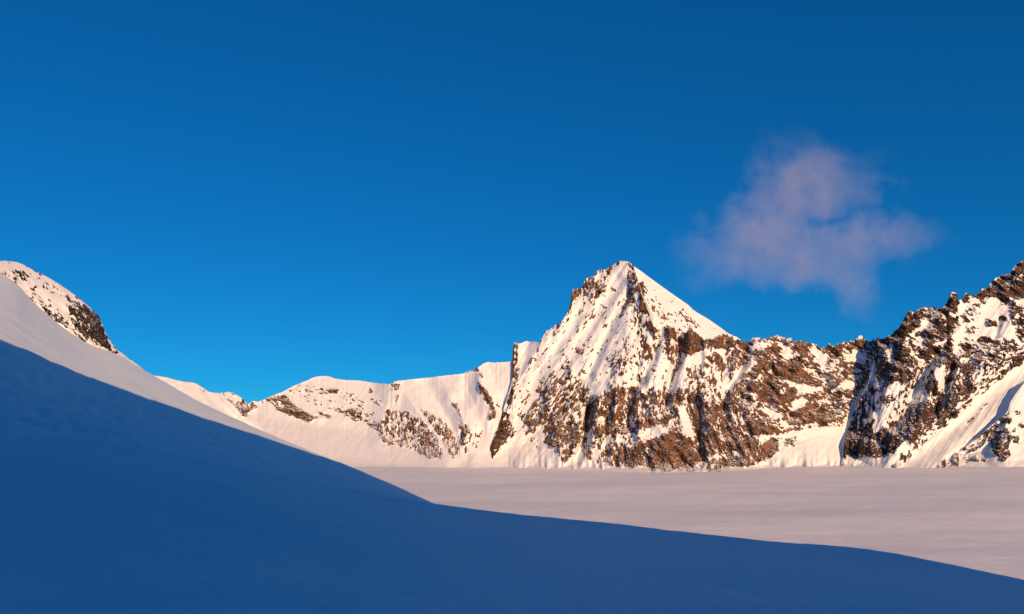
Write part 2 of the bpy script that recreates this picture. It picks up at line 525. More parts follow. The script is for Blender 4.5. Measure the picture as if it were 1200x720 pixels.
    ids, cnt = np.unique(own, return_counts=True)
    order = np.argsort(-cnt)
    # size of each piece
    cx, cy = PX.ravel()[q[:, 0]], PY.ravel()[q[:, 0]]
    srt = np.argsort(own, kind='stable'); bounds = np.searchsorted(own[srt], ids)
    bounds = np.append(bounds, len(own))
    RVf = RV.reshape(-1, 3)
    single, rest = [], []
    for oi in order:
        sel = srt[bounds[oi]:bounds[oi + 1]]
        w = max(np.ptp(cx[sel]), np.ptp(cy[sel]))
        if w >= min_piece and len(single) < 240: single.append(sel)
        elif w > 1.0: rest.append(sel)
    def rock_mesh(nm, sel):
        f = q[sel]; u, inv = np.unique(f, return_inverse=True)
        return mesh_object(nm, RVf[u], inv.reshape(f.shape), rock_mat, root, origin, False)
    for sel in single:
        rock_mesh("rock_outcrop", sel)
    if rest:
        o = rock_mesh("scattered_rocks", np.concatenate(rest)); o["kind"] = "stuff"
    print(name, "grid", rows, cols, "outcrops", len(single), "small", len(rest))
    return root

foot = curve([(540, 551), (560, 550), (640, 551.5), (700, 552.5), (760, 553.5), (820, 553), (860, 552.5), (900, 551.5), (960, 550.5), (1010, 549), (1090, 548)])
def main_depth(px, py):
    F = foot(px)
    D0 = glacier_D(px, F)
    q = F - py; m = D0 / FOC
    ap = np.interp(px, [540, 600, 625, 660, 700, 800, 880, 920, 980, 1090], [10, 25, 34, 20, 16, 12, 14, 28, 46, 40])   # height of the snow apron
    fan = 1 + np.exp(-np.clip(q, 0, None) / 9) * (0.5 * perlin(px / 16, q / 60 + 0.3, 71) + 0.3 * perlin(px / 5, q / 40 + 0.3, 72))
    D = D0 + m * (np.minimum(q, 4.5 * fan) * 2.8 + np.minimum(q, ap) * 1.45 + np.clip(q - ap, 0, 110) * 0.78 + np.clip(q - ap - 110, 0, None) * 0.95)
    return D + np.clip(640 - px, 0, 100) * 0.3 + np.clip(px - 960, 0, 100) * 0.4
# ---- far ridge on the left, closing the glacier bay
far_crest = curve([(250, 492), (285, 480), (292, 473), (296, 470), (302, 471), (310, 468), (316, 465), (330, 460), (345, 452), (350, 450), (360, 446), (366, 443), (374, 441),
                   (385, 441), (393, 444), (405, 445.5), (420, 446), (440, 449), (457, 450.5), (460, 448), (466, 446.5), (490, 444), (520, 440.5), (543, 438), (548, 435),
                   (556, 433), (561, 430), (567, 426), (571, 424.5), (580, 425), (598, 424), (640, 418), (680, 415)])
far_break = lambda p: pchip([240, 280, 340, 400, 450, 500, 560, 700], [521, 524, 531, 539, 544, 547, 549, 551], p)
far_foot = lambda p: pchip([240, 400, 560, 700], [549, 549, 551, 553], p)
def far_depth(px, py):
    F = far_foot(px)
    D0 = glacier_D(px, F)
    m = D0 / FOC
    q = F - py; b = F - far_break(px)
    rim = pchip([240, 330, 420, 470, 540, 600, 700], [48, 38, 36, 28, 18, 14, 14], px)
    D = D0 + m * (np.minimum(q, b) * 3.6 + np.clip(np.minimum(q, b + rim) - b, 0, None) * 2.1 + np.clip(q - rim - b, 0, None) * 1.1)
    w = np.clip((px - 545) / 55, 0, 1); w = w * w * (3 - 2 * w)
    return D * (1 - w) + (main_depth(px, py) + 8) * w
mountain("mountain_ridge", "long snowy mountain ridge with thin brown rock bands across the glacier bay", 250, 672, 0.74,
         far_crest, lambda p: far_foot(p) + 4, far_depth,
         [([(459, 449), (452, 480), (445, 515)], 14, 16), ([(463, 449), (480, 468), (500, 500), (522, 535)], 22, 26), ([(528, 468), (542, 490), (550, 530)], 14, 14),
          ([(558, 434), (564, 452), (576, 475), (576, 492)], 30, 16), ([(590, 470), (565, 505), (548, 535), (535, 550)], -9, 14),
          ([(552, 440), (545, 470), (535, 470)], -10, 14), ([(313, 466), (345, 478), (372, 492)], 10, 9), ([(500, 450), (520, 480), (533, 510)], -12, 18)],
         0.004,
         [([(350, 452), (400, 459), (420, 466), (440, 480), (440, 492), (400, 482), (360, 472), (340, 462)], 0.2),
          ([(313, 467), (335, 463), (345, 474), (365, 486), (373, 489), (362, 494), (345, 489), (325, 480)], 0.93), ([(327, 464), (340, 465), (346, 472), (338, 471)], 0.5),
          ([(318, 470), (330, 478), (336, 478), (326, 471)], 0.2),
          ([(372, 482), (388, 487), (386, 490), (374, 486)], 0.85), ([(348, 449), (370, 453), (385, 456), (398, 456), (395, 461), (375, 458), (350, 453)], 0.45),
          ([(370, 454), (381, 456), (380, 459), (371, 457)], 0.8), ([(384, 457), (396, 456), (394, 460), (386, 460)], 0.8),
          ([(398, 460), (416, 462), (413, 464), (400, 463)], 0.4), ([(340, 458), (365, 459), (360, 465), (345, 464)], 0.26),
          ([(360, 467), (420, 478), (400, 482), (365, 475)], 0.16), ([(390, 478), (420, 480), (442, 494), (440, 503), (425, 498), (405, 488)], 0.48),
          ([(431, 466), (450, 470), (448, 476), (433, 471)], 0.42), ([(433, 455), (438, 455), (437, 460), (434, 460)], 0.75), ([(458, 449), (470, 449), (467, 457), (460, 457)], 0.75),
          ([(462, 462), (467, 462), (466, 475), (462, 475)], 0.35),
          ([(440, 500), (455, 480), (475, 482), (490, 488), (502, 502), (520, 537), (505, 538), (480, 526), (455, 519), (446, 515)], 0.46),
          ([(485, 488), (500, 498), (515, 518), (520, 534), (505, 534), (495, 515)], 0.66), ([(494, 480), (500, 482), (520, 492), (532, 508), (542, 532), (530, 537), (520, 520), (505, 498)], 0.5),
          ([(529, 469), (536, 474), (543, 490), (539, 490), (532, 476)], 0.5), ([(538, 494), (550, 498), (556, 522), (546, 532), (538, 515)], 0.52),
          ([(545, 437), (561, 430), (562, 434), (548, 438)], 0.5), ([(558, 434), (566, 436), (566, 442), (558, 441)], 0.5),
          ([(560, 447), (567, 452), (577, 468), (581, 490), (573, 492), (573, 476), (562, 460)], 0.85), ([(578, 463), (588, 470), (584, 488), (579, 480)], 0.22),
          ([(448, 514), (460, 515), (459, 522), (450, 519)], 0.8), ([(466, 515), (472, 515), (472, 523), (466, 522)], 0.7), ([(560, 495), (575, 490), (570, 515), (550, 545), (540, 545)], 0.16),
          ([(293, 471), (298, 470), (301, 477), (297, 482), (293, 480)], 0.75), ([(300, 470), (312, 467), (312, 470), (302, 473)], 0.3)],
         ['t', ('v', [(470, 445), (640, 420), (640, 560), (480, 540), (440, 500)])], ROCK_BROWN, proud=3.0, rough=1.3, back_drop=220, seed=3, cell=0.75, flute=0.12, lump=0.5, soften=40, feather=1.6,
         jag=lambda p: np.where(p > 540, 0.5, 0.25), base_at=(480, 546))

# ---- snow shoulder with a rock nose behind the left hill
sh_crest = curve([(100, 430), (150, 434), (172, 438.5), (182, 440.5), (196, 442.5), (206, 445.5), (216, 447.5), (224, 448), (231, 450), (238, 455), (245, 459.5), (252, 460.5),
                  (262, 460.5), (268, 459), (274, 461), (281, 465), (286, 469), (290, 474), (294, 481), (299, 489), (306, 500), (316, 515)])
def sh_depth(px, py):
    q = 520 - py
    return 1750 + (px - 180) * 1.2 + q * 1.75 * 1.5 + np.clip(262 - px, 0, None) * 0.9
mountain("snow_shoulder", "small rounded snow shoulder ending in a brown rock nose behind the shaded slope", 100, 314, 0.8,
         sh_crest, lambda p: sh_crest(p) * 0 + 530, sh_depth,
         [([(226, 448), (243, 470), (262, 492), (285, 515)], 13, 13), ([(238, 456), (262, 478), (285, 498), (305, 512)], -9, 9), ([(255, 461), (278, 485), (300, 505)], 12, 10)],
         0.003,
         [([(254, 461), (262, 463), (270, 471), (276, 478), (284, 488), (288, 488), (293, 482), (292, 475), (285, 468), (279, 469), (276, 474), (268, 468), (262, 461)], 0.72),
          ([(268, 461), (278, 463), (276, 468), (270, 466)], 0.1), ([(269, 459), (276, 461), (275, 463), (270, 462)], 0.6), ([(236, 455), (240, 456), (240, 459), (237, 458)], 0.5)],
         ['s'], ROCK_BROWN, proud=3.0, rough=1.5, back_drop=200, seed=60, cell=0.7, feather=1.4, base_at=(230, 505), flute=0.1, min_piece=8)

# ---- main peak: east snow face, then the great west/south face with its rock walls
def plane_depth(P0, n):
    n = np.array(n); k = float(np.dot(n, P0))
    def f(px, py):
        a, b = pixel_ray(px, py)
        return k / (n[0] * a + n[1] + n[2] * b)
    return f

main_crest = curve([(548, 553), (556, 549), (565, 541), (572, 529), (580, 510), (585, 496), (590, 480), (595, 464), (599, 450), (600, 441), (600.8, 410), (603, 401.5), (607, 403), (615, 400.5),
                    (632, 401), (634, 398), (637, 393), (641, 387.5), (648, 384), (656, 378), (660, 374), (664, 368), (667, 362), (669, 354), (669.8, 344), (671, 339), (675, 338), (679, 337),
                    (684, 333), (684.8, 329), (688, 326.5), (693, 324), (698, 322), (699, 318), (702, 316.5), (711, 315.5), (713, 313), (718, 310), (724, 307.5), (728, 305), (733, 306.5),
                    (738, 308.5), (742, 311), (744, 317), (748, 330), (752, 345), (757, 359), (762, 372), (765.5, 382), (771, 386), (777, 384), (781, 382.5), (791, 383), (797, 386), (801, 391.5),
                    (805, 389), (808.5, 385), (811, 385.5), (815, 389), (820, 392.5), (825, 397), (830, 398.5), (836, 395), (842, 392), (846, 391), (851, 392), (858, 393.5), (866, 395),
                    (872, 399), (876, 402), (879, 398), (884, 396.5), (897, 397), (900, 394.5), (905, 395), (909, 392.8), (914, 394), (920, 397), (926, 398), (932, 400), (938, 398.5), (945, 400),
                    (952, 403.5), (960, 406), (966, 406), (972, 404), (978, 405.5), (983, 402), (990, 400.5), (1000, 400.5), (1004, 397.5), (1008, 394), (1013, 397), (1019, 400), (1028, 399), (1040, 404), (1090, 425)])
RIBS_MAIN = [
    ([(742, 312), (741, 345), (735, 366), (738, 395), (728, 430), (712, 470)], 34, 30), ([(748, 335), (758, 362), (768, 388), (768, 410), (760, 440)], 26, 14),
    ([(724, 330), (704, 362), (682, 396), (655, 432), (632, 465)], -12, 12), ([(738, 345), (724, 368), (706, 402), (690, 440)], -14, 9),
    ([(676, 372), (652, 412), (628, 452), (608, 498)], -10, 10), ([(705, 345), (692, 372), (668, 408), (642, 446)], 9, 9), ([(672, 345), (662, 372), (640, 402)], 12, 12),
    ([(634, 402), (618, 430), (605, 452), (596, 476), (584, 515), (566, 545)], 16, 12), ([(618, 402), (614, 425), (608, 445)], -10, 10),
    ([(668, 410), (664, 425), (668, 440)], 8, 8), ([(678, 412), (690, 425), (700, 440)], 7, 9),
    ([(640, 455), (648, 490), (658, 535)], 16, 16), ([(668, 455), (674, 490), (672, 525)], 14, 13), ([(694, 470), (688, 490), (686, 515), (675, 540)], -34, 9), ([(702, 470), (700, 500), (694, 515)], 22, 11),
    ([(722, 455), (720, 485), (722, 510)], 15, 11), ([(748, 448), (737, 468), (735, 500)], -26, 9), ([(752, 452), (748, 480), (750, 505)], 22, 12),
    ([(786, 384), (780, 405), (772, 428), (768, 455)], 20, 12), ([(775, 388), (770, 400), (765, 420), (752, 448)], -22, 9), ([(798, 390), (797, 410), (791, 430), (786, 448), (779, 472)], -30, 9),
    ([(809, 386), (810, 405), (803, 425), (798, 450), (800, 475)], 26, 14), ([(772, 470), (774, 500), (780, 530)], 16, 14), ([(806, 470), (812, 500), (814, 518)], -12, 7), ([(818, 470), (818, 500), (822, 540)], -22, 8),
    ([(832, 398), (825, 425), (828, 460), (832, 500), (838, 545)], 22, 16), ([(852, 410), (846, 440), (845, 475), (852, 510)], -14, 12), ([(876, 402), (872, 425), (855, 452), (848, 478)], -26, 9),
    ([(898, 396), (890, 425), (880, 465), (884, 500), (878, 540)], 26, 20), ([(903, 425), (909, 442)], -18, 5), ([(925, 400), (918, 430), (915, 465), (905, 500)], 24, 16),
    ([(958, 406), (955, 430), (970, 455), (975, 480)], -20, 14), ([(945, 402), (935, 430), (945, 465), (955, 490)], 18, 14), ([(992, 402), (988, 430), (985, 470), (978, 495)], 20, 16),
    ([(905, 478), (925, 490)], -12, 8), ([(765, 500), (785, 505), (812, 512)], 12, 7), ([(756, 516), (775, 512), (800, 520), (815, 540)], 14, 14)]
ROCK_MAIN = [
    ([(735, 312), (668, 352), (636, 402), (602, 458), (592, 512), (700, 522), (748, 402)], 0.13),
    ([(669, 342), (685, 330), (699, 318), (714, 311), (719, 314), (709, 328), (713, 344), (702, 352), (692, 350), (682, 345), (674, 352)], 0.62),
    ([(700, 319), (708, 317), (706, 326), (698, 330)], 0.15), ([(668, 342), (674, 342), (672, 362), (664, 372), (662, 370)], 0.55), ([(660, 366), (669, 371), (658, 383), (645, 388), (642, 386)], 0.4),
    ([(694, 352), (712, 342), (704, 360), (694, 374), (686, 378), (690, 364)], 0.32), ([(636, 395), (648, 384), (656, 380), (650, 395), (640, 404), (634, 408)], 0.3),
    ([(735, 306), (745, 311), (745, 320), (739, 314)], 0.8), ([(716, 310), (727, 306), (724, 311), (717, 315)], 0.6),
    ([(736, 317), (746, 319), (756, 336), (768, 362), (773, 380), (766, 392), (752, 388), (744, 402), (735, 396), (742, 372), (735, 352)], 0.50),
    ([(737, 320), (741, 320), (742, 345), (736, 362), (727, 372), (726, 368), (734, 352), (738, 340)], 0.75), ([(735, 356), (740, 358), (739, 366), (734, 366)], 0.1),
    ([(735, 376), (766, 392), (760, 432), (746, 452), (720, 452), (726, 412)], 0.24), ([(716, 415), (735, 405), (738, 425), (722, 452), (712, 445)], 0.42),
    ([(640, 420), (680, 402), (716, 412), (712, 445), (690, 470), (640, 470), (618, 470)], 0.17), ([(664, 418), (670, 422), (668, 434), (674, 444), (668, 442), (664, 432)], 0.75),
    ([(674, 408), (684, 410), (690, 422), (686, 426), (676, 414)], 0.5), ([(668, 416), (683, 416), (684, 430), (676, 438), (670, 430)], 0.02),
    ([(599, 402), (606, 402), (608, 420), (608, 436), (606, 448), (599, 442)], 0.68), ([(634, 399), (638, 400), (628, 420), (614, 442), (611, 441), (624, 418)], 0.38), ([(608, 404), (632, 402), (626, 416), (612, 436)], 0.05),
    ([(602, 448), (606, 450), (596, 478), (590, 500), (586, 500)], 0.6),
    ([(588, 482), (596, 486), (601, 504), (592, 520), (580, 538), (566, 546), (560, 546), (572, 533), (582, 506)], 0.82), ([(594, 500), (609, 502), (603, 512), (596, 514)], 0.45),
    ([(614, 462), (640, 440), (660, 432), (690, 455), (698, 470), (684, 490), (686, 510), (674, 530), (661, 543), (655, 536), (650, 525), (632, 520), (614, 506), (608, 492)], 0.50),
    ([(634, 478), (684, 476), (685, 508), (662, 542), (652, 526), (641, 520)], 0.72), ([(608, 488), (622, 480), (636, 492), (628, 504), (614, 506)], 0.6),
    ([(621, 509), (634, 500), (638, 506), (640, 520), (634, 528), (630, 514), (622, 513)], 0.08), ([(618, 511), (625, 513), (633, 530), (626, 535), (621, 522)], 0.66),
    ([(668, 480), (676, 482), (680, 500), (672, 490)], 0.12),
    ([(686, 476), (700, 464), (720, 455), (762, 450), (762, 508), (742, 508), (722, 512), (702, 515), (686, 514)], 0.68), ([(690, 474), (695, 474), (690, 492), (687, 515), (684, 515), (685, 492)], 0.92),
    ([(698, 484), (709, 490), (708, 497), (700, 493)], 0.03), ([(682, 474), (688, 476), (684, 500), (680, 492)], 0.1),
    ([(690, 516), (720, 508), (742, 510), (742, 524), (722, 528), (692, 524)], 0.28), ([(682, 520), (700, 525), (730, 520), (758, 518), (762, 549), (736, 549), (716, 546), (692, 541), (682, 533)], 0.60),
    ([(694, 526), (704, 528), (702, 538), (696, 538)], 0.1), ([(740, 522), (754, 520), (756, 542), (744, 546)], 0.9), ([(722, 534), (740, 530), (738, 548), (720, 546)], 0.72),
    ([(746, 400), (792, 400), (792, 440), (782, 462), (746, 470)], 0.2), ([(755, 386), (774, 386), (776, 398), (770, 414), (755, 428), (752, 410)], 0.5), ([(762, 388), (768, 391), (764, 402), (758, 404)], 0.05),
    ([(764, 376), (770, 384), (768, 396), (760, 386)], 0.75), ([(778, 382), (792, 383), (790, 392), (780, 393)], 0.97), ([(778, 394), (797, 386), (798, 412), (788, 420), (780, 412), (778, 402)], 0.58), ([(796, 386), (801, 391), (801, 412), (796, 420), (794, 400)], 0.92),
    ([(801, 391), (809, 385), (812, 386), (826, 397), (829, 408), (815, 418), (804, 417), (799, 404)], 0.86), ([(825, 397), (836, 395), (850, 391), (861, 397), (861, 406), (846, 410), (832, 408)], 0.93),
    ([(780, 412), (794, 412), (792, 424), (782, 420)], 0.7), ([(786, 422), (799, 419), (797, 432), (788, 432)], 0.8), ([(752, 410), (758, 420), (752, 432), (748, 424)], 0.5),
    ([(800, 420), (826, 412), (846, 415), (850, 440), (846, 472), (800, 472)], 0.42), ([(802, 418), (822, 412), (818, 426), (803, 430)], 0.03), ([(845, 408), (854, 411), (860, 440), (851, 457), (846, 432)], 0.07),
    ([(834, 410), (843, 415), (852, 431), (845, 436), (838, 426)], 0.85), ([(846, 452), (856, 440), (868, 432), (852, 460), (846, 470)], 0.05), ([(792, 430), (797, 430), (790, 446), (784, 458), (781, 456)], 0.5),
    ([(776, 425), (790, 430), (784, 450), (776, 452)], 0.06),
    ([(746, 462), (800, 455), (850, 470), (852, 554), (760, 554), (746, 512)], 0.66), ([(757, 516), (790, 504), (813, 516), (816, 545), (780, 551), (760, 549)], 0.95),
    ([(748, 510), (764, 499), (786, 501), (776, 511), (754, 518)], 0.07), ([(793, 474), (803, 477), (815, 508), (813, 517), (800, 508)], 0.02), ([(767, 475), (775, 475), (778, 490), (772, 488)], 0.1),
    ([(815, 478), (850, 475), (872, 500), (872, 545), (820, 546)], 0.72), ([(813, 470), (820, 474), (820, 515), (814, 512)], 0.93), ([(745, 470), (750, 480), (752, 505), (746, 500)], 0.5),
    ([(850, 393), (876, 401), (905, 394), (945, 400), (985, 402), (1027, 399), (1022, 440), (1002, 470), (985, 500), (950, 502), (900, 512), (860, 502), (850, 470), (853, 440)], 0.62),
    ([(872, 426), (892, 419), (886, 428), (868, 441), (856, 459), (850, 456), (862, 436)], 0.02), ([(881, 401), (906, 399), (906, 408), (886, 413)], 0.15), ([(914, 404), (928, 412), (929, 419), (918, 416)], 0.02),
    ([(946, 408), (958, 410), (970, 413), (969, 436), (961, 431), (955, 419)], 0.03), ([(905, 443), (930, 444), (955, 454), (966, 449), (962, 460), (942, 463), (925, 452)], 0.10),
    ([(890, 478), (905, 480), (926, 490), (921, 500), (905, 492)], 0.03), ([(930, 469), (946, 469), (941, 479), (926, 482)], 0.03),
    ([(905, 424), (930, 424), (950, 444), (962, 452), (936, 450), (905, 440)], 0.96), ([(885, 450), (915, 444), (936, 465), (916, 475), (886, 470)], 0.88), ([(877, 494), (890, 492), (908, 506), (900, 511), (880, 511)], 0.97),
    ([(940, 477), (970, 477), (982, 495), (940, 494), (925, 490)], 0.86), ([(872, 400), (879, 400), (875, 426), (868, 426)], 0.92), ([(885, 410), (912, 408), (912, 420), (890, 424)], 0.82), ([(930, 398), (950, 402), (944, 412), (930, 410)], 0.85),
    ([(918, 487), (940, 488), (950, 497), (930, 502), (918, 496)], 0.6), ([(906, 490), (913, 492), (912, 505), (905, 500)], 0.75),
    ([(851, 502), (880, 512), (912, 514), (913, 528), (897, 540), (877, 546), (856, 546)], 0.84), ([(858, 528), (866, 526), (866, 534), (860, 534)], 0.05), ([(886, 512), (905, 510), (902, 518), (890, 520)], 0.12),
    ([(915, 514), (936, 510), (932, 524), (922, 528)], 0.42), ([(937, 508), (954, 510), (950, 514), (938, 514)], 0.16),
    ([(914, 532), (938, 517), (958, 504), (985, 502), (1000, 497), (1000, 548), (895, 552)], 0.004),
    ([(985, 408), (1025, 404), (1022, 430), (1002, 450), (980, 440)], 0.5), ([(972, 410), (985, 408), (1000, 414), (996, 424), (986, 420)], 0.2), ([(1003, 395), (1013, 397), (1016, 405), (1004, 408)], 0.95),
    ([(980, 402), (1000, 402), (998, 412), (984, 414)], 0.75), ([(960, 408), (984, 405), (984, 415), (972, 416)], 0.85), ([(1000, 412), (1018, 412), (1014, 424), (1004, 420)], 0.15), ([(985, 448), (1005, 446), (1000, 456), (980, 456)], 0.1),
    ([(562, 551), (585, 530), (600, 514), (614, 508), (622, 514), (630, 530), (640, 522), (652, 528), (660, 545), (680, 532), (690, 544), (690, 552)], 0.004)]
def rock_zone(p): return np.interp(p, [548, 600, 665, 740, 760, 900, 1090], [0.6, 0.6, 1.2, 1.0, 1.2, 1.8, 1.8])
peak_root = mountain("mountain_peak", "pointed pyramid peak of sunlit snow and brown rock walls above the glacier", 548, 1056, 0.62,
         main_crest, lambda p: foot(p) + 5, main_depth, RIBS_MAIN, 0.01, ROCK_MAIN,
         ['v', ('f', [(735, 312), (660, 345), (590, 440), (560, 550), (640, 545), (690, 490), (715, 440), (738, 380)]), ('b', [(750, 505), (800, 470), (870, 470), (900, 545), (755, 552)]), ('s', [(862, 392), (1030, 395), (1030, 520), (900, 520), (870, 470)])],
         ROCK_BROWN, jag=rock_zone, proud=2.4, rough=1.4, cell=0.8, back_drop=420, seed=5, flute=0.32, base_at=(800, 552))

# east face of the main peak, the bright snow flank seen over the rock crest
P_top = point(np.array([736.0]), np.array([306.0]), np.array([float(main_depth(np.array([736.0]), np.array([306.0]))[0]) + 6.0]))[0]
east = curve([(728, 310), (734, 306), (738, 308), (743, 312.5), (750, 317), (760, 324.5), (780, 339), (800, 353), (806, 357), (812, 363), (818, 367), (830, 374), (845, 384.5), (852, 390), (860, 394), (875, 402), (900, 416)])
ef = plane_depth(P_top, (0.36, -0.66, 0.62))
mountain("snow_flank", "bright smooth snow flank falling from the summit behind the dark rock crest", 729, 898, 0.7,
         east, lambda p: np.maximum(east(p) + 3, main_crest(p) + np.clip((p - 742) * 0.5, 0, 12)), lambda x, y: np.maximum(ef(x, y), main_depth(x, main_crest(x)) + 8), [], 0.06,
         [([(745, 322), (760, 335), (775, 352), (790, 368), (820, 378), (812, 386), (780, 385), (760, 362)], 0.22), ([(746, 325), (756, 335), (768, 352), (766, 362), (752, 345)], 0.4),
          ([(786, 366), (800, 363), (806, 372), (790, 374)], 0.42), ([(800, 370), (815, 372), (824, 382), (815, 384), (804, 376)], 0.45), ([(790, 374), (802, 376), (806, 381), (796, 380)], 0.4)],
         ['h'], ROCK_BROWN, proud=2.0, rough=0.9, back_drop=420, seed=90, cell=0.7, feather=3, flute=0.1, base_at=(800, 430), min_piece=7)

# ---- right-hand mountain
R_crest = curve([(984, 552), (988, 536), (990, 512), (996, 494), (1002, 480), (1010, 463), (1018, 446), (1023, 425), (1026, 399), (1029, 397), (1037, 396), (1045, 391), (1053, 385), (1057, 379), (1060, 372),
                 (1063, 366), (1067, 364), (1071, 366.5), (1076, 363), (1080, 361), (1086, 360), (1103, 361.5), (1107, 357.5), (1110, 353), (1112, 348), (1114.5, 344), (1117, 341.5), (1120, 342),
                 (1121.5, 346), (1123, 351.5), (1128, 352), (1129.5, 346), (1132, 343.8), (1135, 344.5), (1136.5, 347), (1142, 345.5), (1147, 344.5), (1150, 340), (1156, 338.5), (1159, 335.5), (1162, 330),
                 (1166, 327.5), (1172, 323.5), (1178, 322), (1184, 319.5), (1187, 315), (1192, 310), (1197, 305.5), (1202, 304), (1212, 299), (1230, 306), (1260, 310), (1300, 330), (1350, 350), (1400, 360)])
R_foot = curve([(984, 552), (1000, 551), (1040, 550), (1080, 551), (1120, 555), (1200, 560), (1400, 562)])
def R_depth(px, py):
    F = R_foot(px)
    D0 = 2430 + 0.25 * (px - 1084)
    q = F - py; m = D0 / FOC
    ap = np.interp(px, [984, 1010, 1040, 1060, 1100, 1150, 1400], [8, 12, 14, 26, 26, 26, 26])
    D = D0 - 10 + m * (np.minimum(q, 8) * 2.2 + np.clip(np.minimum(q, ap) - 8, 0, None) * 1.5 + np.clip(q - ap, 0, None) * 0.92)
    w = np.clip((px - 984) / 80, 0, 1); w = w * w * (3 - 2 * w)
    return D * w + (main_depth(px, py) - 12) * (1 - w)
RIBS_R = [([(1026, 402), (1023, 425), (1012, 455), (998, 485)], 10, 8), ([(1046, 395), (1044, 420), (1030, 445), (1015, 470)], -8, 9), ([(1066, 366), (1060, 395), (1055, 425), (1046, 448), (1025, 480), (1010, 520)], 34, 22),
          ([(1096, 415), (1084, 436), (1074, 455), (1062, 478), (1048, 500)], -36, 11), ([(1104, 364), (1098, 385), (1092, 410)], 20, 14), ([(1117, 344), (1116, 370), (1112, 395), (1108, 425), (1102, 450)], 26, 15),
          ([(1116, 430), (1110, 445), (1106, 462), (1096, 485)], -26, 9), ([(1124, 425), (1122, 450), (1118, 475)], 22, 11), ([(1170, 350), (1150, 375), (1134, 395), (1124, 418)], -8, 14), ([(1196, 310), (1180, 345), (1184, 365), (1188, 390)], 9, 14),
          ([(1186, 380), (1172, 398), (1155, 425), (1140, 452), (1118, 478)], 20, 18), ([(1172, 375), (1166, 395)], -12, 6), ([(1096, 430), (1090, 455), (1080, 485), (1068, 512)], 24, 12), ([(1040, 470), (1028, 500), (1020, 525)], 14, 12),
          ([(1205, 430), (1160, 462), (1120, 495), (1085, 525), (1060, 548)], -30, 24), ([(1128, 483), (1100, 508), (1075, 530)], 8, 8), ([(1016, 535), (1030, 512), (1050, 512)], 12, 16), ([(1058, 520), (1046, 536), (1036, 548)], 7, 7)]
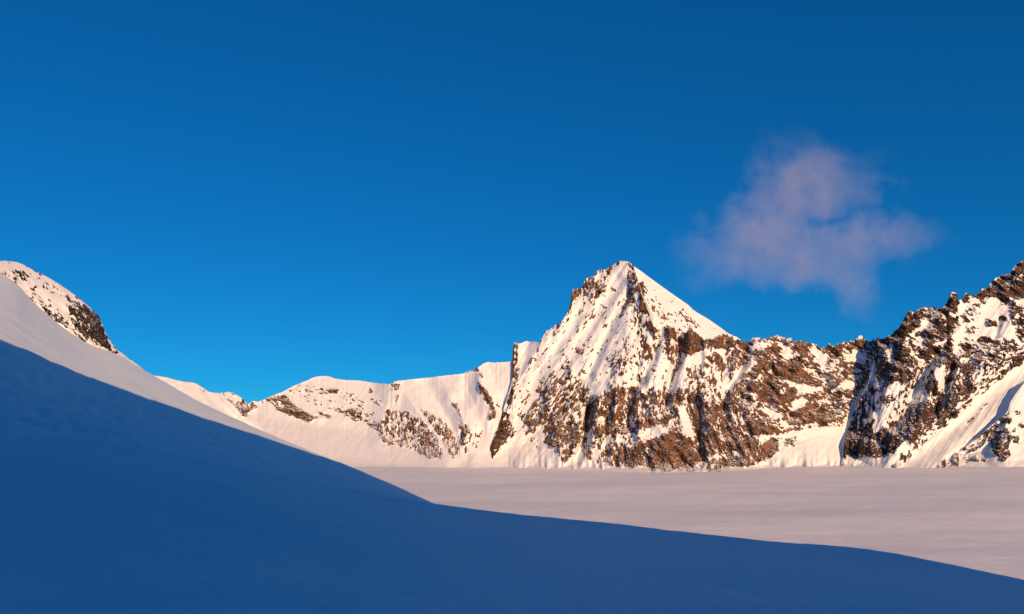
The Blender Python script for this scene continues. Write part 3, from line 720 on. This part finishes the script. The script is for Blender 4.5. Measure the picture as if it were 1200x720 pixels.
ROCK_R = [
    ([(1026, 398), (1046, 390), (1066, 364), (1086, 361), (1104, 362), (1100, 382), (1080, 386), (1060, 402), (1072, 420), (1072, 446), (1052, 448), (1030, 442), (1024, 422)], 0.86),
    ([(1043, 400), (1048, 404), (1044, 426), (1040, 420)], 0.0), ([(1054, 402), (1068, 390), (1080, 384), (1066, 400)], 0.08), ([(1060, 426), (1072, 432), (1071, 436), (1058, 429)], 0.1), ([(1086, 362), (1100, 363), (1098, 372), (1090, 370)], 0.45),
    ([(1104, 362), (1112, 348), (1117, 341), (1124, 352), (1136, 344), (1160, 337), (1200, 304), (1205, 345), (1190, 350), (1182, 360), (1174, 356), (1165, 346), (1150, 351), (1136, 357), (1126, 354), (1120, 364), (1108, 370)], 0.93),
    ([(1180, 325), (1198, 322), (1198, 334), (1176, 340)], 0.65), ([(1125, 353), (1130, 355), (1150, 351), (1140, 358), (1122, 372), (1120, 366)], 0.07), ([(1134, 347), (1142, 350), (1140, 354), (1135, 352)], 0.15),
    ([(1160, 350), (1170, 348), (1176, 356), (1186, 366), (1192, 384), (1190, 402), (1172, 404), (1142, 400), (1124, 398), (1146, 368)], 0.05), ([(1155, 375), (1166, 375), (1167, 382), (1157, 384)], 0.95), ([(1172, 371), (1179, 371), (1178, 376), (1173, 375)], 0.9),
    ([(1146, 362), (1150, 364), (1140, 376), (1134, 384), (1132, 382)], 0.35), ([(1128, 390), (1146, 376), (1140, 392), (1130, 402)], 0.3),
    ([(1182, 346), (1205, 345), (1205, 400), (1192, 390), (1184, 366)], 0.58), ([(1192, 352), (1202, 350), (1202, 360), (1190, 358)], 0.1),
    ([(1084, 374), (1124, 372), (1120, 388), (1114, 396), (1120, 412), (1126, 424), (1116, 440), (1084, 432)], 0.82), ([(1080, 376), (1100, 372), (1092, 384), (1080, 388)], 0.3), ([(1112, 394), (1130, 380), (1134, 386), (1126, 400), (1120, 416), (1118, 404)], 0.03),
    ([(1095, 398), (1112, 396), (1110, 404), (1098, 406)], 0.3), ([(1125, 402), (1150, 396), (1190, 397), (1205, 418), (1172, 440), (1142, 460), (1124, 440)], 0.48), ([(1128, 404), (1138, 402), (1138, 414), (1128, 420)], 0.9),
    ([(1146, 396), (1158, 398), (1156, 402), (1148, 402)], 0.9), ([(1170, 394), (1182, 400), (1180, 416), (1170, 412)], 0.6), ([(1180, 420), (1200, 418), (1196, 430), (1184, 430)], 0.9), ([(1143, 419), (1152, 420), (1150, 425), (1144, 424)], 0.9),
    ([(1084, 430), (1100, 424), (1116, 430), (1126, 440), (1142, 452), (1132, 466), (1102, 490), (1086, 500)], 0.74), ([(1091, 430), (1107, 429), (1107, 455), (1101, 452), (1096, 440)], 0.01), ([(1108, 432), (1115, 434), (1113, 441), (1108, 440)], 0.02), ([(1125, 426), (1136, 428), (1137, 440), (1128, 438)], 0.97),
    ([(1076, 446), (1083, 436), (1094, 420), (1098, 424), (1088, 442), (1080, 458)], 0.08),
    ([(998, 486), (1012, 462), (1050, 450), (1084, 442), (1084, 470), (1070, 480), (1052, 502), (1000, 502)], 0.40), ([(1034, 482), (1050, 468), (1046, 482), (1032, 502), (1022, 512), (1024, 500)], 0.02), ([(1018, 428), (1031, 420), (1026, 440), (1016, 452), (1006, 466), (1000, 474)], 0.12),
    ([(1040, 452), (1054, 448), (1058, 456), (1046, 462)], 0.05), ([(1008, 472), (1022, 462), (1020, 474), (1006, 482)], 0.75), ([(998, 492), (1012, 480), (1010, 492), (994, 504)], 0.7), ([(1066, 452), (1076, 456), (1068, 472), (1062, 468)], 0.1),
    ([(991, 506), (1010, 500), (1030, 512), (1050, 506), (1057, 517), (1046, 530), (1030, 534), (1010, 532), (1004, 536), (989, 526)], 0.94), ([(1015, 513), (1020, 514), (1038, 523), (1036, 525)], 0.1), ([(1024, 536), (1030, 534), (1031, 541), (1026, 542)], 0.95),
    ([(1058, 482), (1084, 470), (1102, 480), (1082, 505), (1071, 516), (1058, 510)], 0.88), ([(1100, 486), (1131, 476), (1132, 484), (1112, 500), (1101, 502)], 0.84), ([(1042, 494), (1056, 496), (1056, 506), (1044, 506)], 0.6),
    ([(1205, 422), (1205, 475), (1086, 552), (1052, 552), (1100, 506), (1140, 471), (1170, 446)], 0.003), ([(1150, 476), (1156, 474), (1146, 486), (1134, 498), (1132, 497), (1142, 486)], 0.5),
    ([(984, 538), (1006, 538), (1030, 537), (1048, 531), (1062, 518), (1066, 522), (1040, 552), (984, 552)], 0.01), ([(984, 545), (990, 545), (988, 548)], 0.5)]
mountain("rocky_mountain", "dark craggy mountain with rock pinnacles and steep snow gullies beside the peak", 984, 1250, 0.64,
         R_crest, lambda p: R_foot(p) + 5, R_depth, RIBS_R, 0.45, ROCK_R,
         ['v', ('s', [(1026, 395), (1110, 350), (1205, 300), (1205, 440), (1120, 420), (1040, 440)]), ('c', [(1205, 400), (1205, 480), (1080, 550), (1080, 500)])],
         ROCK_DARK, jag=lambda p: np.where((p > 1026), 1.1, 0.5), proud=3.2, rough=1.9, back_drop=520, seed=7, flute=0.5, base_at=(1090, 552), cell=0.9)

# ---- snow rib at the foot of the couloir
N_crest = curve([(1096, 549), (1104, 541.5), (1118, 532), (1130, 522.5), (1150, 507.5), (1165, 496), (1175, 488), (1181, 482), (1184, 472), (1190, 462), (1200, 449), (1215, 440), (1260, 446), (1320, 466), (1400, 490)])
N_foot = curve([(1096, 551), (1120, 555.5), (1160, 559), (1200, 560), (1280, 560), (1400, 560)])
def N_depth(px, py):
    F = N_foot(px); q = F - py
    D0 = 2312 + 0.25 * (px - 1180) + np.clip(1180 - px, 0, None) * 1.5
    m = D0 / FOC
    return D0 + m * (np.minimum(q, 8) * 4.5 + np.clip(np.minimum(q, 20) - 8, 0, None) * 2.3 + np.clip(q - 20, 0, None) * 1.3)
mountain("snow_rib", "snow rib strewn with dark rocks at the foot of the shaded couloir", 1096, 1260, 0.72,
         N_crest, lambda p: N_foot(p) + 5, N_depth,
         [([(1200, 449), (1184, 478), (1178, 500), (1172, 530)], 24, 22), ([(1175, 490), (1150, 510), (1120, 534)], 10, 12), ([(1152, 512), (1140, 526), (1128, 536)], -5, 6)],
         0.012,
         [([(1182, 484), (1172, 489), (1150, 507), (1122, 530), (1136, 531), (1150, 525), (1160, 512), (1176, 500)], 0.50), ([(1158, 512), (1178, 500), (1189, 513), (1182, 520), (1184, 534), (1176, 541), (1162, 528)], 0.82),
          ([(1172, 490), (1186, 490), (1183, 497), (1172, 497)], 0.9), ([(1191, 482), (1196, 482), (1196, 487), (1191, 487)], 0.9), ([(1196, 497), (1201, 497), (1201, 502), (1196, 502)], 0.9), ([(1186, 502), (1190, 502), (1190, 507), (1186, 507)], 0.7),
          ([(1189, 512), (1194, 512), (1194, 520), (1189, 519)], 0.9), ([(1136, 536), (1144, 535), (1144, 540), (1137, 540)], 0.95), ([(1152, 538), (1156, 538), (1156, 542), (1152, 542)], 0.9), ([(1144, 538), (1148, 538), (1148, 541), (1144, 541)], 0.8),
          ([(1112, 532), (1130, 530), (1134, 538), (1118, 541)], 0.16), ([(1210, 460), (1260, 430), (1390, 400), (1390, 540), (1230, 520)], 0.25)],
         ['c'], ROCK_DARK, proud=4.0, rough=1.6, back_drop=80, soften=6, seed=9, flute=0.2, base_at=(1180, 560), cell=0.9, feather=1.5, min_piece=6)

# ---- rounded hill at the head of the near slope
H_crest = curve([(-260, 300), (-160, 296), (-80, 300), (-20, 305.5), (0, 306), (10, 306.2), (20, 307.2), (28, 310.5), (36, 315), (48, 321), (60, 327), (72, 335), (84, 343), (94, 351), (102, 357.5), (110, 365.5), (116, 371),
                 (120, 380), (123, 388), (127, 396), (132, 404), (138, 411), (146, 416), (150, 420.5), (158, 425), (164, 430), (170, 435), (176, 441), (182, 446)])
def H_depth(px, py):
    J = pchip(*HILL_J, np.clip(px, -300, 525)); D7 = hill_D(np.clip(px, -300, 525))
    T = H_crest(px)
    q = J - py; t = np.clip(q / np.maximum(J - T, 1), 0, 1)
    return D7 + 3 + np.where(q > 0, q * 1.75, q * 0.3) + 26 * t ** 4 * np.clip((J - T) / 30, 0, 1)
mountain("snowy_hill", "rounded snow hill with dark wind-scoured rocks above the near slope", -60, 181, 0.62,
         H_crest, lambda p: np.maximum(pchip(*HILL_J, p), H_crest(p) + 1) + 7, H_depth,
         [([(75, 340), (100, 385), (105, 402)], 5, 26), ([(60, 350), (72, 378)], 3, 10)], 0.2,
         [([(-260, 290), (-10, 305), (5, 318), (0, 340), (-260, 250)], 0.05), ([(0, 306), (28, 310), (40, 320), (14, 318), (0, 314)], 0.02), ([(0, 318), (12, 322), (50, 362), (60, 378), (48, 376), (20, 352), (0, 334)], 0.22),
          ([(40, 330), (70, 345), (90, 362), (80, 370), (60, 352)], 0.20), ([(11, 316), (22, 316), (37, 325), (32, 329), (18, 330)], 0.55), ([(48, 358), (58, 364), (74, 374), (73, 381), (66, 378), (52, 366)], 0.6),
          ([(78, 358), (98, 358), (112, 368), (122, 388), (129, 408), (121, 406), (108, 401), (95, 392), (84, 378)], 0.74), ([(98, 357), (113, 369), (123, 388), (130, 410), (120, 405), (108, 392), (102, 372)], 0.998), ([(84, 386), (95, 394), (104, 406), (97, 402)], 0.7),
          ([(62, 378), (90, 396), (84, 398), (62, 384)], 0.12), ([(130, 408), (150, 422), (164, 431), (178, 443), (170, 441), (150, 428), (134, 416)], 0.5), ([(148, 418), (160, 426), (158, 430), (150, 425)], 0.1)],
         ['h'], ROCK_GREY_SHADED, SNOW_MID, jag=lambda p: 0.3 + 0 * p, proud=3.5, rough=1.8, back_drop=160, seed=13, cell=0.8, feather=2.0, flute=0.1, base_at=(20, 350))

# ------------------------------------------------------------------ cloud
def cloud():
    cx, cy, D = 950, 272, 3300.0
    o3 = point(np.array([cx]), np.array([cy]), np.array([D]))[0]
    m = D / FOC
    rx, rz, ry = 190 * m, 145 * m, 30 * m
    nu, nv = 36, 20
    V = []
    for i in range(nv + 1):
        ph = math.pi * i / nv
        for j in range(nu):
            a = 2 * math.pi * j / nu
            V.append((rx * math.sin(ph) * math.cos(a), ry * math.sin(ph) * math.sin(a), rz * math.cos(ph)))
    F = [(i * nu + j, (i + 1) * nu + j, (i + 1) * nu + (j + 1) % nu, i * nu + (j + 1) % nu) for i in range(nv) for j in range(nu)]
    mat = bpy.data.materials.new("cloud_vapour"); mat.use_nodes = True
    n, l = mat.node_tree.nodes, mat.node_tree.links
    mat.cycles.volume_step_rate = 0.15
    n.clear()
    out = n.new("ShaderNodeOutputMaterial"); pv = n.new("ShaderNodeVolumePrincipled")
    pv.inputs["Color"].default_value = (0.92, 0.90, 0.95, 1); pv.inputs["Anisotropy"].default_value = 0.0
    l.new(pv.outputs[0], out.inputs["Volume"])
    tc = n.new("ShaderNodeTexCoord")
    def noise(scale, detail, rough):
        t = n.new("ShaderNodeTexNoise"); t.inputs["Scale"].default_value = scale; t.inputs["Detail"].default_value = detail; t.inputs["Roughness"].default_value = rough
        l.new(tc.outputs["Object"], t.inputs["Vector"]); return t
    def vm(op, a, b):
        q = n.new("ShaderNodeVectorMath"); q.operation = op
        for k, s in enumerate((a, b)):
            if s is None: continue
            if isinstance(s, tuple): q.inputs[k].default_value = s
            else: l.new(s, q.inputs[k])
        return q
    def mth(op, a, b=None, clamp=False):
        q = n.new("ShaderNodeMath"); q.operation = op; q.use_clamp = clamp
        for k, s in enumerate((a, b)):
            if s is None: continue
            if isinstance(s, (int, float)): q.inputs[k].default_value = s
            else: l.new(s, q.inputs[k])
        return q.outputs[0]
    w = noise(0.0045, 8, 0.66)
    wc = vm('SUBTRACT', w.outputs["Color"], (0.5, 0.5, 0.5))
    ws = vm('MULTIPLY', wc.outputs[0], (300, 190, 240))
    P = vm('ADD', tc.outputs["Object"], ws.outputs[0]).outputs[0]
    total = None
    #        px   py   rx  ry  weight
    blobs = [(940, 178, 52, 44, 0.78), (935, 225, 72, 52, 0.85), (905, 255, 60, 44, 0.5), (990, 208, 62, 38, 0.62), (880, 285, 66, 44, 0.95), (835, 308, 52, 34, 0.62), (955, 315, 70, 38, 0.85),
             (1000, 350, 30, 44, 0.9), (1045, 280, 66, 24, 0.66), (1005, 292, 50, 26, 0.4), (1090, 272, 60, 18, 0.42), (808, 322, 46, 34, 0.5), (790, 338, 26, 20, 0.3), (966, 260, 40, 9, -0.55), (1016, 240, 24, 10, -0.25), (1015, 245, 80, 44, 0.30), (960, 355, 22, 16, -0.4)]
    for bx, by, sx, sy, wt in blobs:
        c = ((bx - cx) * m, 0.0, (cy - by) * m)
        d = vm('SUBTRACT', P, c)
        s = vm('MULTIPLY', d.outputs[0], (1 / (sx * m), 1 / (17 * m), 1 / (sy * m)))
        L2 = vm('DOT_PRODUCT', s.outputs[0], s.outputs[0]).outputs["Value"]
        g = mth('MULTIPLY', mth('EXPONENT', mth('MULTIPLY', L2, -1.3)), wt)
        total = g if total is None else mth('ADD', total, g)
    nz = noise(0.0085, 10, 0.70)
    k = mth('ADD', total, mth('MULTIPLY', mth('SUBTRACT', nz.outputs["Fac"], 0.5), 2.0))
    k = mth('SUBTRACT', k, 0.27)
    k = mth('MAXIMUM', k, 0.0)
    # fades out towards the edge of the body of vapour
    e = vm('MULTIPLY', tc.outputs["Object"], (1 / rx, 1 / ry, 1 / rz))
    fade = mth('SUBTRACT', 1.0, vm('DOT_PRODUCT', e.outputs[0], e.outputs[0]).outputs["Value"], True)
    dens = mth('MULTIPLY', mth('MULTIPLY', k, fade), CLOUD_DENSITY)
    l.new(dens, pv.inputs["Density"])
    o = mesh_object("cloud", np.array(V) + o3, F, mat, None, tuple(o3))
    o["label"] = "thin pink-lilac wisp of cloud floating in the blue sky beside the peak"
    o["category"] = "cloud"
CLOUD_DENSITY = 0.0065
cloud()
